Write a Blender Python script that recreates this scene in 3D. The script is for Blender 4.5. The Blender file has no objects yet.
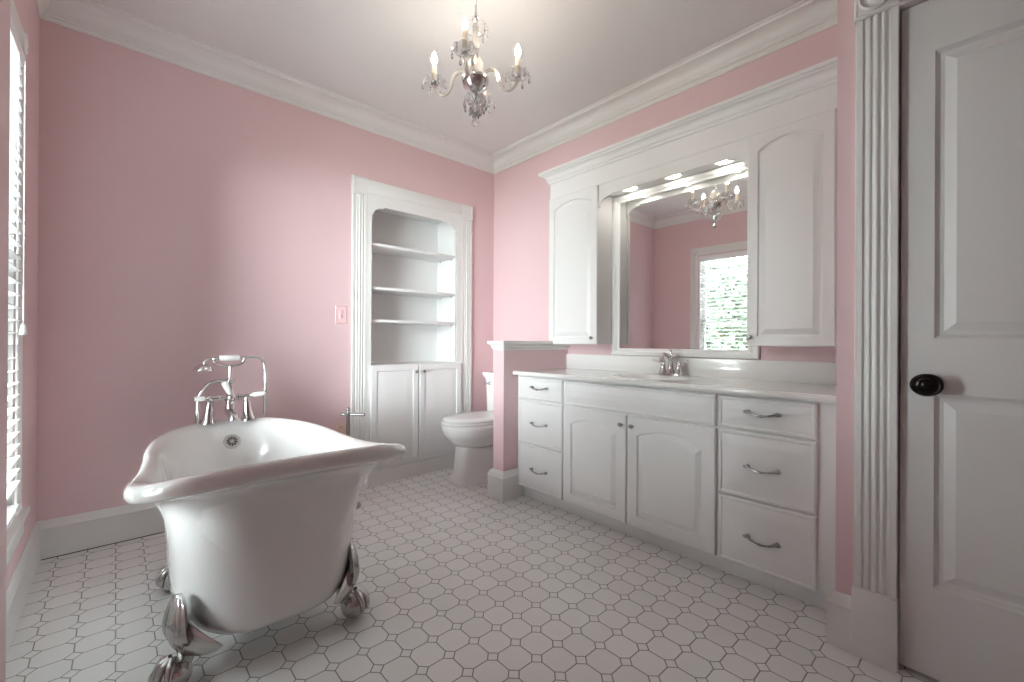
import bpy, bmesh, math, random
from mathutils import Vector, Matrix
random.seed(7)
PI = math.pi
S = 0.93            # authored in survey units; everything is brought to metres at the end
C = bpy.context.scene.collection
V = Vector

# ------------------------------------------------------------------ materials
def _mat(name):
    m = bpy.data.materials.new(name); m.use_nodes = True
    nt = m.node_tree
    return m, nt, nt.nodes['Principled BSDF']

def srgb(r, g, b):
    f = lambda c: (c / 255 / 12.92) if c / 255 <= .04045 else ((c / 255 + .055) / 1.055) ** 2.4
    return (f(r), f(g), f(b), 1)

def paint(name, col, rough=.5, metal=0., var=.03, scale=6., bump=0., bscale=200., spec=.5, coat=0.):
    m, nt, p = _mat(name)
    tc = nt.nodes.new('ShaderNodeTexCoord')
    nz = nt.nodes.new('ShaderNodeTexNoise'); nz.inputs['Scale'].default_value = scale
    nz.inputs['Detail'].default_value = 3
    nt.links.new(tc.outputs['Object'], nz.inputs['Vector'])
    mx = nt.nodes.new('ShaderNodeMix'); mx.data_type = 'RGBA'
    a = [max(0, c * (1 - var)) for c in col[:3]] + [1]; b = [min(1, c * (1 + var)) for c in col[:3]] + [1]
    mx.inputs[6].default_value = a; mx.inputs[7].default_value = b
    nt.links.new(nz.outputs['Fac'], mx.inputs[0])
    nt.links.new(mx.outputs[2], p.inputs['Base Color'])
    p.inputs['Roughness'].default_value = rough; p.inputs['Metallic'].default_value = metal
    p.inputs['Specular IOR Level'].default_value = spec
    p.inputs['Coat Weight'].default_value = coat
    if bump:
        n2 = nt.nodes.new('ShaderNodeTexNoise'); n2.inputs['Scale'].default_value = bscale
        nt.links.new(tc.outputs['Object'], n2.inputs['Vector'])
        bp = nt.nodes.new('ShaderNodeBump'); bp.inputs['Strength'].default_value = bump
        bp.inputs['Distance'].default_value = .002
        nt.links.new(n2.outputs['Fac'], bp.inputs['Height']); nt.links.new(bp.outputs['Normal'], p.inputs['Normal'])
    return m

def glow(name, col, strength):
    m, nt, p = _mat(name)
    p.inputs['Base Color'].default_value = (.9, .9, .9, 1)
    p.inputs['Emission Color'].default_value = (*col, 1); p.inputs['Emission Strength'].default_value = strength
    return m

def crystal(name, tint=(1, 1, 1), rough=.04, mixw=.85):
    m, nt, p = _mat(name)
    p.inputs['Base Color'].default_value = (*tint, 1)
    p.inputs['Roughness'].default_value = rough; p.inputs['IOR'].default_value = 1.52
    p.inputs['Transmission Weight'].default_value = mixw
    return m

def pane_glass(name):
    m = bpy.data.materials.new(name); m.use_nodes = True
    nt = m.node_tree; nt.nodes.clear()
    o = nt.nodes.new('ShaderNodeOutputMaterial'); t = nt.nodes.new('ShaderNodeBsdfTransparent')
    g = nt.nodes.new('ShaderNodeBsdfGlossy'); g.inputs['Roughness'].default_value = .02
    f = nt.nodes.new('ShaderNodeFresnel'); f.inputs['IOR'].default_value = 1.45
    x = nt.nodes.new('ShaderNodeMixShader')
    nt.links.new(f.outputs[0], x.inputs[0]); nt.links.new(t.outputs[0], x.inputs[1]); nt.links.new(g.outputs[0], x.inputs[2])
    nt.links.new(x.outputs[0], o.inputs['Surface'])
    return m

def tile_floor():
    """white octagon tiles with small square dots turned 45 degrees, thin grey grout"""
    m, nt, p = _mat('octagon_dot_tile')
    N = nt.nodes.new; L = nt.links.new
    tc = N('ShaderNodeTexCoord'); sp = N('ShaderNodeSeparateXYZ'); L(tc.outputs['Object'], sp.inputs[0])
    def M(op, a, b=None, clamp=False):
        n = N('ShaderNodeMath'); n.operation = op; n.use_clamp = clamp
        for i, x in enumerate((a, b)):
            if x is None: continue
            if hasattr(x, 'links'): L(x, n.inputs[i])
            else: n.inputs[i].default_value = x
        return n.outputs[0]
    P = .1083 * S; x0 = 1.194 * S; y0 = 1.0555 * S; d = .0245 * S; g = .0021 * S
    def dist(o, c):
        f = M('FRACT', M('ADD', M('DIVIDE', M('SUBTRACT', o, c), P), 100.5))
        return M('MULTIPLY', M('ABSOLUTE', M('SUBTRACT', f, .5)), P)
    dx, dy = dist(sp.outputs[0], x0), dist(sp.outputs[1], y0)
    s = M('SUBTRACT', M('ADD', dx, dy), d)                      # >0 outside the dot
    edge = M('DIVIDE', M('ABSOLUTE', s), 1.414)
    line = M('MINIMUM', dx, dy)
    outside = M('GREATER_THAN', s, 0.)
    line2 = M('ADD', line, M('MULTIPLY', M('SUBTRACT', 1., outside), 1.))
    dd = M('MINIMUM', edge, line2)                              # distance to grout centre line
    r = N('ShaderNodeMapRange'); r.inputs['From Min'].default_value = g * .55; r.inputs['From Max'].default_value = g * 1.25
    L(dd, r.inputs['Value'])
    tile = r.outputs[0]
    # per-tile tone
    fl = N('ShaderNodeCombineXYZ')
    L(M('FLOOR', M('DIVIDE', M('SUBTRACT', sp.outputs[0], x0), P)), fl.inputs[0])
    L(M('FLOOR', M('DIVIDE', M('SUBTRACT', sp.outputs[1], y0), P)), fl.inputs[1])
    wn = N('ShaderNodeTexWhiteNoise'); L(fl.outputs[0], wn.inputs['Vector'])
    cr = N('ShaderNodeMix'); cr.data_type = 'RGBA'
    cr.inputs[6].default_value = (.74, .745, .735, 1); cr.inputs[7].default_value = (.79, .795, .785, 1)
    L(wn.outputs['Value'], cr.inputs[0])
    mx = N('ShaderNodeMix'); mx.data_type = 'RGBA'
    mx.inputs[6].default_value = (.25, .245, .24, 1); L(cr.outputs[2], mx.inputs[7]); L(tile, mx.inputs[0])
    L(mx.outputs[2], p.inputs['Base Color'])
    rr = N('ShaderNodeMapRange'); rr.inputs['To Min'].default_value = .8; rr.inputs['To Max'].default_value = .36
    L(tile, rr.inputs['Value']); L(rr.outputs[0], p.inputs['Roughness'])
    bp = N('ShaderNodeBump'); bp.inputs['Strength'].default_value = .5; bp.inputs['Distance'].default_value = .0015
    L(tile, bp.inputs['Height']); L(bp.outputs['Normal'], p.inputs['Normal'])
    return m

M_PINK = paint('pink_wall_paint', srgb(214, 186, 189), .6, var=.015, scale=2, bump=.05, bscale=350)
M_WHITE = paint('white_trim_paint', (.74, .74, .725, 1), .35, var=.01)
M_CAB = paint('white_cabinet_paint', (.76, .76, .755, 1), .38, var=.01)
M_CEIL = paint('ceiling_paint', (.74, .735, .725, 1), .8, var=.01)
M_DOOR = paint('door_paint', (.72, .72, .71, 1), .42, var=.01)
M_FLOOR = tile_floor()
M_PORC = paint('white_porcelain', (.80, .80, .795, 1), .12, var=.005, coat=.4)
M_ENAMEL = paint('bathtub_enamel', (.80, .80, .79, 1), .1, var=.005, coat=.5)
M_SEAT = paint('toilet_seat_plastic', (.78, .78, .775, 1), .2, var=.005)
M_CHROME = paint('polished_chrome', (.72, .71, .71, 1), .09, 1., var=.02)
M_NICKEL = paint('satin_nickel', (.33, .325, .32, 1), .28, 1., var=.04)
M_FOOT = paint('brushed_foot_metal', (.55, .54, .53, 1), .2, 1., var=.12, scale=25)
M_DRAIN = paint('brushed_drain_steel', (.62, .62, .61, 1), .42, .85)
M_BRONZE = paint('dark_bronze', (.018, .014, .013, 1), .25, .6, var=.2)
M_COUNTER = paint('cultured_marble', (.74, .735, .72, 1), .14, var=.02, scale=4, coat=.3)
M_DARK = paint('dark_hole', (.01, .01, .01, 1), .7)
M_DARKSTRIP = paint('dark_floor_strip', (.03, .025, .025, 1), .9)
M_IVORY = paint('ivory_plastic', srgb(222, 196, 180), .4)
M_PLATE = paint('pale_pink_plastic', srgb(232, 196, 198), .4)
M_BLIND = paint('white_blind_slat', (.82, .83, .84, 1), .4)
M_CORD = paint('white_cord', (.75, .75, .75, 1), .7)
M_CRYSTAL = crystal('cut_crystal')
M_WARMGLASS = crystal('warm_blown_glass', (1, .95, .88), .08, .7)
M_CANDLE = paint('candle_sleeve', (.85, .75, .6, 1), .5)
M_BULB = glow('bulb_glow', (1, .90, .78), 130.)
M_LENS = glow('downlight_glow', (1, .94, .85), 21.)
M_PANE = pane_glass('window_glass')
M_LEAF = paint('leaf', (.030, .052, .028, 1), .5, var=.55, scale=3)
M_BARK = paint('bark', (.2, .15, .1, 1), .9, var=.3)
M_BOUNCE = paint('pale_bounce_ground', (.42, .43, .40, 1), .9, var=.3, scale=4)  # unseen ground, made pale to throw daylight up onto the ceiling
m, nt, p = _mat('mirror_silver'); M_MIRROR = m
p.inputs['Metallic'].default_value = 1; p.inputs['Roughness'].default_value = .0
p.inputs['Base Color'].default_value = (.93, .935, .93, 1)

# ------------------------------------------------------------------ mesh helpers
ORG = {}
class MB:
    def __init__(s): s.b = bmesh.new()
    def face(s, vs):
        try: return s.b.faces.new(vs)
        except ValueError: return None
    def box(s, x0, x1, y0, y1, z0, z1, bev=0.):
        vs = [s.b.verts.new((x, y, z)) for x in (x0, x1) for y in (y0, y1) for z in (z0, z1)]
        fs = [s.face([vs[i] for i in q]) for q in ((0, 1, 3, 2), (4, 6, 7, 5), (0, 4, 5, 1), (2, 3, 7, 6), (0, 2, 6, 4), (1, 5, 7, 3))]
        if bev:
            es = list({e for f in fs for e in f.edges})
            bmesh.ops.bevel(s.b, geom=es, offset=bev, segments=2, profile=.5, affect='EDGES')
        return s
    def loft(s, loops, closed=True, cap0=True, cap1=True):
        R = [[s.b.verts.new(p) for p in lp] for lp in loops]
        n = len(R[0])
        for a, b in zip(R, R[1:]):
            for i in range(n if closed else n - 1):
                j = (i + 1) % n
                s.face([a[i], a[j], b[j], b[i]])
        if cap0 and closed: s.face(R[0][::-1])
        if cap1 and closed: s.face(R[-1])
        return s
    def prism(s, pts, f0, f1):
        """pts 2d polygon; f0,f1 map (a,b)->xyz for the two ends"""
        return s.loft([[f0(*q) for q in pts], [f1(*q) for q in pts]])
    def lathe(s, prof, o=(0, 0, 0), axis=(0, 0, 1), n=24, scale=(1, 1)):
        o = V(o); ax = V(axis).normalized()
        t = V((1, 0, 0)) if abs(ax.x) < .9 else V((0, 1, 0))
        u = (t - ax * t.dot(ax)).normalized(); w = ax.cross(u)
        loops = []
        for r, h in prof:
            r = max(r, 1e-4)
            loops.append([o + ax * h + u * (r * scale[0] * math.cos(2 * PI * k / n)) + w * (r * scale[1] * math.sin(2 * PI * k / n)) for k in range(n)])
        return s.loft(loops)
    def tube(s, pts, r, n=10, flat=None):
        pts = [V(p) for p in pts]; m = len(pts)
        rs = r if isinstance(r, (list, tuple)) else [r] * m
        T = []
        for i in range(m):
            a = pts[max(i - 1, 0)]; b = pts[min(i + 1, m - 1)]; T.append((b - a).normalized())
        t = T[0]; up = V((0, 0, 1)) if abs(t.z) < .9 else V((1, 0, 0))
        u = (up - t * up.dot(t)).normalized(); loops = []
        for i in range(m):
            t = T[i]; u = (u - t * u.dot(t)).normalized(); w = t.cross(u)
            loops.append([pts[i] + (u * math.cos(2 * PI * k / n) + w * math.sin(2 * PI * k / n)) * rs[i] for k in range(n)])
        return s.loft(loops)
    def ball(s, c, r, n=16, m=10):
        rx, ry, rz = r if isinstance(r, (list, tuple)) else (r, r, r)
        loops = []
        for i in range(m + 1):
            a = PI * i / m; q = max(math.sin(a), 1e-3)
            loops.append([(c[0] + rx * q * math.cos(2 * PI * k / n), c[1] + ry * q * math.sin(2 * PI * k / n), c[2] - rz * math.cos(a)) for k in range(n)])
        return s.loft(loops)
    def sweep(s, prof, path, side=1, closed=False):
        """moulding: prof (out, z) polygon run along plan polyline path with mitred corners"""
        pts = [V((p[0], p[1])) for p in path]; n = len(pts); loops = []
        for i in range(n):
            ns = []
            if i > 0: d = (pts[i] - pts[i - 1]).normalized(); ns.append(V((-d.y, d.x)) * side)
            if i < n - 1: d = (pts[i + 1] - pts[i]).normalized(); ns.append(V((-d.y, d.x)) * side)
            if len(ns) == 2:
                b = (ns[0] + ns[1]); nn = b * (2 / b.length_squared) if b.length > 1e-6 else ns[0]
                nn = b / (1 + ns[0].dot(ns[1]))
            else: nn = ns[0]
            loops.append([(pts[i].x + nn.x * o, pts[i].y + nn.y * o, z) for o, z in prof])
        return s.loft(loops)
    def build(s, name, mat, parent=None, smooth=40, bev=0.):
        b = s.b
        bmesh.ops.recalc_face_normals(b, faces=b.faces)
        o = V((0, 0, 0))
        if parent is not None: o = ORG[parent.name]
        if o.length: bmesh.ops.translate(b, vec=-o, verts=b.verts)
        me = bpy.data.meshes.new(name); b.to_mesh(me); b.free()
        me.materials.append(mat)
        if smooth:
            me.polygons.foreach_set('use_smooth', [True] * len(me.polygons))
            me.set_sharp_from_angle(angle=math.radians(smooth))
        ob = bpy.data.objects.new(name, me); C.objects.link(ob)
        if parent is not None: ob.parent = parent
        ORG[ob.name] = o
        if bev:
            md = ob.modifiers.new('edge', 'BEVEL'); md.width = bev * S; md.segments = 2; md.limit_method = 'ANGLE'
        return ob

def thing(name, label, cat, loc, group=None):
    o = bpy.data.objects.new(name, None); C.objects.link(o)
    o.location = loc; o.empty_display_size = .05
    o['label'] = label; o['category'] = cat; o['kind'] = 'thing'
    if group: o['group'] = group
    ORG[o.name] = V(loc)
    return o
def tag(o, label, cat, group=None, kind='thing'):
    o['label'] = label; o['category'] = cat; o['kind'] = kind
    if group: o['group'] = group
    return o
def struct(o, label=None, cat=None):
    o['kind'] = 'structure'
    if label: o['label'] = label
    if cat: o['category'] = cat
    return o

def bez(p0, p1, p2, p3, n=10):
    p0, p1, p2, p3 = map(V, (p0, p1, p2, p3)); out = []
    for i in range(n + 1):
        t = i / n; q = 1 - t
        out.append(p0 * q ** 3 + p1 * 3 * q * q * t + p2 * 3 * q * t * t + p3 * t ** 3)
    return out
def crom(pts, n=6):
    pts = [V(p) for p in pts]; P = [pts[0] * 2 - pts[1]] + pts + [pts[-1] * 2 - pts[-2]]; out = []
    for i in range(1, len(P) - 2):
        for k in range(n):
            t = k / n; a, b, c, d = P[i - 1:i + 3]
            out.append(.5 * ((2 * b) + (c - a) * t + (2 * a - 5 * b + 4 * c - d) * t * t + (3 * b - a - 3 * c + d) * t ** 3))
    out.append(pts[-1]); return out

def ploop(a0, a1, b0, b1, arch=0., n=14):
    """closed loop of a rectangle whose top edge may be arched (shoulders dropped by arch)"""
    L = []
    for i in range(n): L.append((a0 + (a1 - a0) * i / n, b0))
    for i in range(n): L.append((a1, b0 + (b1 - arch - b0) * i / n))
    for i in range(n):
        t = i / n; L.append((a1 + (a0 - a1) * t, b1 - arch * (2 * t - 1) ** 2))
    for i in range(n): L.append((a0, b1 - arch + (b0 - b1 + arch) * i / n))
    return L
def panel_front(mb, F, a0, a1, b0, b1, t=.02, fw=.06, arch=0., groove=.009, slope=.03, lift=.001, back=0.):
    """raised-panel door / drawer front. F(a,b,n)->xyz"""
    def lp(i, n, ar=0.): return [F(a, b, n) for a, b in ploop(a0 + i, a1 - i, b0 + i, b1 - i, ar)]
    L = [lp(0, back), lp(0, t - .005), lp(.005, t), lp(fw, t, arch), lp(fw + .004, t - groove, arch),
         lp(fw + .011, t - groove, arch), lp(fw + .011 + slope, t - lift, arch)]
    return mb.loft(L)

# ------------------------------------------------------------------ room numbers
XW, YB, XL, ZC = 2.663, 3.19, -.292, 2.828
XD = 1.96            # door wall
YA = .378            # alcove return
YN, XN = 1.30, -.158  # near stub of the left wall
YF = -2.4
T = .14
# --- floor / ceiling
struct(MB().box(XL - T, XW + T, YF - T, YB + .45, -.06, 0).build('floor', M_FLOOR, smooth=0))
struct(MB().box(XL - T, XW + T, YF - T, YB + .45, ZC, ZC + .08).build('ceiling', M_CEIL, smooth=0))
# --- back wall with the bookcase recess
NX0, NX1, NZ1 = 1.40, 2.28, 2.26
b = MB()
b.box(XL - T, NX0, YB, YB + T, 0, ZC); b.box(NX1, XW + T, YB, YB + T, 0, ZC); b.box(NX0, NX1, YB, YB + T, NZ1, ZC)
struct(b.build('wall_back', M_PINK, smooth=0))
# --- vanity wall
struct(MB().box(XW, XW + T, YA - T, YB, 0, ZC).build('wall_right', M_PINK, smooth=0))
# --- return of the alcove + the door wall
struct(MB().box(XD, XW, YA - .054, YA, 0, ZC).build('wall_alcove', M_PINK, smooth=0))
DY0, DY1, DZ = -.62, .205, 2.236
b = MB()
b.box(XD, XD + .12, DY1 + .02, YA - .054, 0, ZC); b.box(XD, XD + .12, YF, DY0 - .02, 0, ZC); b.box(XD, XD + .12, DY0 - .02, DY1 + .02, DZ + .02, ZC)
struct(b.build('wall_door', M_PINK, smooth=0))
struct(MB().box(XN, XD + .12, YF - T, YF, 0, ZC).build('wall_front', M_PINK, smooth=0))
# --- left wall with window
WY0, WY1, WZ0, WZ1 = 1.52, 2.545, .43, 2.225
b = MB()
b.box(XL - T, XL, YN, WY0, 0, ZC); b.box(XL - T, XL, WY1, YB, 0, ZC)
b.box(XL - T, XL, WY0, WY1, 0, WZ0); b.box(XL - T, XL, WY0, WY1, WZ1, ZC)
struct(b.build('wall_left', M_PINK, smooth=0))
struct(MB().box(XL - T, XN, YF - T, YN, 0, ZC).build('wall_near', M_PINK, smooth=0))

# --- half wall beside the toilet
HX, HY0, HY1, HZ = 1.985, 2.262, 2.372, 1.045
struct(MB().box(HX, XW, HY0, HY1, 0, HZ).build('wall_half', M_PINK, smooth=0))
capp = [(0, HZ - .005), (.004, HZ - .005), (.006, HZ + .008), (.012, HZ + .012), (.016, HZ + .028), (.03, HZ + .038), (.034, HZ + .042), (.034, HZ + .06), (.0, HZ + .06)]
b = MB(); b.sweep(capp, [(XW, HY1), (HX, HY1), (HX, HY0), (XW, HY0)], side=-1)
b.box(HX + .001, XW, HY0 + .001, HY1 - .001, HZ, HZ + .06)
struct(b.build('trim_1', M_WHITE, smooth=30))

# --- skirting
SKH = .192
skp = [(0, 0), (.016, 0), (.016, SKH - .045), (.018, SKH - .04), (.014, SKH - .03), (.012, SKH - .016), (.006, SKH - .006), (.004, SKH), (0, SKH)]
def skirt(name, path, side=1, prof=skp):
    b = MB(); b.sweep(prof, path, side=side); return struct(b.build(name, M_WHITE, smooth=30))
skirt('baseboard_back', [(1.285, YB), (XL, YB), (XL, YN), (XN, YN), (XN, YF)], side=1)
skirt('baseboard_right', [(XW, HY1 + .02), (XW, YB), (2.395, YB)], side=1)
skirt('baseboard_door', [(XD, .322), (XD, YA), (2.10, YA)], side=1, prof=[(o * 1.5, z) for o, z in skp])
skh = [(o * 1.7, z * 1.04) for o, z in skp]
skirt('baseboard_half', [(XW, HY1), (HX, HY1), (HX, HY0), (2.16, HY0)], side=-1, prof=skh)
# thin dark strip where the back skirting meets the tiles
struct(MB().box(XL + .02, 1.285, YB - .0195, YB - .0165, 0, .003).build('trim_9', M_DARKSTRIP, smooth=0))

# --- crown
zc = ZC
crn = [(0, zc - .128), (.006, zc - .128), (.012, zc - .122), (.014, zc - .112), (.02, zc - .108), (.02, zc - .098), (.026, zc - .094), (.028, zc - .086)]
for i in range(9):
    t = i / 8; a = t * PI / 2
    crn.append((.032 + .062 * (1 - math.cos(a)) , zc - .082 + .058 * math.sin(a)))
crn += [(.102, zc - .022), (.106, zc - .012), (.118, zc - .008), (.118, zc), (0, zc)]
b = MB(); b.sweep(crn, [(XD, YF), (XD, YA), (XW, YA), (XW, YB), (XL, YB), (XL, YN), (XN, YN), (XN, YF)], side=1)
struct(b.build('trim_2', M_WHITE, smooth=25))

# ------------------------------------------------------------------ window_1 (left wall)
def fluted(mb, F, a0, a1, b0, b1, t=.022):
    """fluted casing strip: cross profile across a, run along b. F(a,b,n)"""
    w = a1 - a0
    pr = [(0, 0), (0, .75), (.02, .88), (.17, .88), (.19, .55), (.23, .5), (.26, .62), (.30, .86), (.34, .9), (.37, .8), (.39, .56), (.42, .62), (.46, .92), (.5, 1), (.54, .92), (.58, .62), (.61, .56), (.63, .8), (.66, .9), (.70, .86), (.74, .62), (.77, .5), (.81, .55), (.83, .88), (.98, .88), (1, .75), (1, 0)]
    mb.loft([[F(a0 + w * q, b0, t * n) for q, n in pr], [F(a0 + w * q, b1, t * n) for q, n in pr]])
def rosette(mb, F, a0, a1, b0, b1, t=.03):
    panel_front(mb, F, a0, a1, b0, b1, t=t, fw=.008, groove=.003, slope=.004, lift=.003)
    ca, cb, r = (a0 + a1) / 2, (b0 + b1) / 2, (a1 - a0) * .40
    loops = []
    for rr, n in ((1, t - .004), (1, t + .004), (.9, t + .009), (.78, t + .004), (.68, t + .001), (.55, t + .001), (.45, t + .007), (.25, t + .011), (.02, t + .012)):
        loops.append([F(ca + r * rr * math.cos(2 * PI * k / 28), cb + r * rr * math.sin(2 * PI * k / 28), n) for k in range(28)])
    mb.loft(loops)
FL = lambda a, b_, n: (XL + n, a, b_)
win = bpy.data.objects.new('window_1', None); C.objects.link(win); win.location = (XL, 2.03, WZ0); ORG[win.name] = V(win.location)
struct(win, 'tall white double-hung sash window in the left wall', 'window')
b = MB(); cw = .095
fluted(b, FL, WY1 + .012, WY1 + .012 + cw, WZ0 - .02, WZ1 + .012, .011); fluted(b, FL, WY0 - .012 - cw, WY0 - .012, WZ0 - .02, WZ1 + .012, .011)
G = lambda a, b_, n: (XL + n, b_, a)
fluted(b, G, WZ1 + .012, WZ1 + .012 + cw, WY0 - .012, WY1 + .012, .011)
rosette(b, FL, WY1 + .01, WY1 + .014 + cw, WZ1 + .01, WZ1 + .014 + cw, .012); rosette(b, FL, WY0 - .014 - cw, WY0 - .01, WZ1 + .01, WZ1 + .014 + cw, .012)
b.build('casing', M_WHITE, win, smooth=25)
b = MB(); b.box(XL - .1, XL + .03, WY0 - .14, WY1 + .14, WZ0 - .045, WZ0 - .02, .004)
b.box(XL, XL + .016, WY0 - .11, WY1 + .11, WZ0 - .12, WZ0 - .045, .003)
b.build('sill', M_WHITE, win)
b = MB()
xo, xi = XL - .125, XL - .001
for y0, y1, z0, z1 in ((WY0 - .012, WY0 + .018, WZ0 - .02, WZ1 + .012), (WY1 - .018, WY1 + .012, WZ0 - .02, WZ1 + .012), (WY0 + .018, WY1 - .018, WZ1 - .018, WZ1 + .012), (WY0 + .018, WY1 - .018, WZ0 - .02, WZ0 + .012)):
    b.box(xo, xi, y0, y1, z0, z1, .002)
b.build('frame', M_WHITE, win)
zm = 1.36
for nm, x0, z0, z1 in (('upper_sash', XL - .115, zm - .02, WZ1 - .018), ('lower_sash', XL - .085, WZ0 + .012, zm + .02)):
    b = MB(); y0, y1 = WY0 + .018, WY1 - .018; w = .038
    b.box(x0, x0 + .028, y0, y0 + w, z0, z1, .003); b.box(x0, x0 + .028, y1 - w, y1, z0, z1, .003)
    b.box(x0, x0 + .028, y0 + w, y1 - w, z1 - w, z1, .003); b.box(x0, x0 + .028, y0 + w, y1 - w, z0, z0 + (w if nm == 'upper_sash' else .06), .003)
    sash = b.build(nm, M_WHITE, win)
    MB().box(x0 + .012, x0 + .016, y0 + w - .002, y1 - w + .002, z0 + .03, z1 - w + .002).build('pane', M_PANE, sash, smooth=0)

# --- venetian blind (a thing hung in the window opening)
bl = thing('window_blind', 'white slatted venetian blind hanging in the tall window by the bathtub', 'blind', (XL - .03, 2.03, WZ1 - .06))
by0, by1 = WY0 + .024, WY1 - .026
b = MB(); b.box(XL - .035, XL + .022, by0, by1, WZ1 - .075, WZ1 - .02, .003); b.build('headrail', M_BLIND, bl)
b = MB(); z = WZ1 - .11
while z > WZ0 + .07:
    pts = []
    for i in range(7):
        t = i / 6 - .5
        pts.append((XL - .006 + t * .052, z + t * .012 + .002 * math.cos(t * PI)))
    top = [(x, zz + .0025) for x, zz in pts]
    pr = pts + top[::-1]
    b.loft([[(x, by0, zz) for x, zz in pr], [(x, by1, zz) for x, zz in pr]])
    z -= .0475
b.build('slats', M_BLIND, bl, smooth=30)
b = MB(); b.box(XL - .034, XL + .02, by0, by1, WZ0 + .018, WZ0 + .036, .003); b.build('bottom_rail', M_BLIND, bl)
for y in (by0 + .12, (by0 + by1) / 2, by1 - .12):
    b = MB()
    for x in (XL - .0335, XL + .0215):
        b.box(x - .0012, x + .0012, y - .0012, y + .0012, WZ0 + .03, WZ1 - .07)
    b.box(XL - .0335, XL + .0215, y - .001, y + .001, WZ0 + .03, WZ0 + .032)
    b.build('ladder_cord', M_CORD, bl, smooth=0)
b = MB(); b.tube([(XL + .03, by1 - .05, WZ1 - .07), (XL + .03, by1 - .05, 1.16)], .0016, 6)
cd = b.build('pull_cord', M_CORD, bl)
b = MB(); b.lathe([(.002, .045), (.006, .04), (.009, .02), (.011, .004), (.008, 0)], (XL + .03, by1 - .05, 1.115), n=12)
b.build('tassel', M_BLIND, cd)

# ------------------------------------------------------------------ door_1 with casing
door = bpy.data.objects.new('door_1', None); C.objects.link(door); door.location = (2.05, DY1, 0); ORG[door.name] = V(door.location)
struct(door, 'white two-panel door with a dark bronze knob', 'door')
XS = 1.972
b = MB()
FD = lambda a, b_, n: (XS - n, a, b_)
pt, pz = .085, .01
pan = [(DY0 + pt, DY1 - pt, 1.118, 2.06), (DY0 + pt, DY1 - pt, .306, .937)]
def rect(a0, a1, b0, b1, n): return [V(FD(a, c, n)) for a, c in ((a0, b0), (a1, b0), (a1, b1), (a0, b1))]
dt, dz0 = .04, .012
# slab body (stiles and rails) built around the two panels, panels as stepped wells
for a0, a1, z0, z1 in ((DY0, DY0 + pt, dz0, DZ - .004), (DY1 - pt, DY1 - .003, dz0, DZ - .004), (DY0 + pt, DY1 - pt, dz0, .306), (DY0 + pt, DY1 - pt, .937, 1.118), (DY0 + pt, DY1 - pt, 2.06, DZ - .004)):
    b.box(XS, XS + dt, a0, a1, z0, z1)
bmesh.ops.remove_doubles(b.b, verts=b.b.verts, dist=1e-5)
b.build('slab', M_DOOR, door, smooth=0)
for a0, a1, z0, z1 in pan:
    b = MB()
    b.loft([rect(a0 - .001, a1 + .001, z0 - .001, z1 + .001, -.03), rect(a0 - .001, a1 + .001, z0 - .001, z1 + .001, 0), rect(a0 + .012, a1 - .012, z0 + .012, z1 - .012, -.014), rect(a0 + .022, a1 - .022, z0 + .022, z1 - .022, -.014), rect(a0 + .05, a1 - .05, z0 + .05, z1 - .05, -.002)])
    b.build('panel', M_DOOR, door, smooth=0)
ky, kz = .1345, .968
b = MB(); b.lathe([(0, .0), (.034, .0), (.036, .004), (.031, .009), (.022, .011), (.012, .014), (.010, .036), (.014, .042), (.03, .045), (.037, .050), (.0385, .055), (.036, .060), (.032, .063), (.030, .0615), (.028, .0615), (.024, .066), (.019, .0675), (.0175, .065), (.015, .065), (.012, .069), (.005, .0715), (0, .0715)], (XS, ky, kz), (-1, 0, 0), 32, scale=(1.04, .94))
k = b.build('door_knob', M_BRONZE, door); k['label'] = 'dark bronze oval door knob'
# jamb and stop
b = MB(); b.box(XD - .002, XD + .12, DY1 + .002, DY1 + .02, 0, DZ + .02); b.box(XD - .002, XD + .12, DY0 - .02, DY0 - .002, 0, DZ + .02); b.box(XD - .002, XD + .12, DY0 - .002, DY1 + .002, DZ + .002, DZ + .02)
b.box(XS + dt + .002, XS + dt + .02, DY1 - .012, DY1 + .004, 0, DZ)
struct(b.build('trim_3', M_WHITE, smooth=0))
b = MB(); pts = []
for i in range(13):
    a = PI * i / 12; pts.append((XD + .052 - .014 * math.sin(a), kz - .045 + .09 * i / 12))
pts += [(XD + .066, kz + .045), (XD + .066, kz - .045)]
b.prism(pts, lambda x, z: (x, DY1 - .0005, z), lambda x, z: (x, DY1 + .0025, z))
k = b.build('strike_plate', M_BRONZE, door, smooth=0); k['label'] = 'dark bronze strike plate on the jamb'
FC = lambda a, c, n: (XD - n, a, c)
c0, c1 = .206, .322
b = MB(); fluted(b, FC, c0, c1, .24, 2.245, .02); fluted(b, FC, DY0 - .118, DY0 - .002, .24, 2.245, .02)
FCH = lambda a, c, n: (XD - n, c, a)
fluted(b, FCH, DZ + .002, DZ + .118, DY0 - .002, c0, .02)
struct(b.build('trim_4', M_WHITE, smooth=25))
b = MB(); rosette(b, FC, c0 - .004, c1 + .004, 2.243, 2.367, .03); rosette(b, FC, DY0 - .122, DY0 + .002, 2.243, 2.367, .03)
struct(b.build('trim_5', M_WHITE, smooth=25))
b = MB()
for y0, y1 in ((c0 - .003, c1 + .004), (DY0 - .122, DY0 + .001)): b.box(XD - .034, XD, y0, y1, 0, .24, .003)
struct(b.build('trim_6', M_WHITE))

struct(MB().box(XD + .13, XD + .2, DY0 - .2, YA - .06, 0, ZC).build('wall_light_block', M_PINK, smooth=0))  # unseen wall added behind the door to stop sky light leaking in

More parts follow.
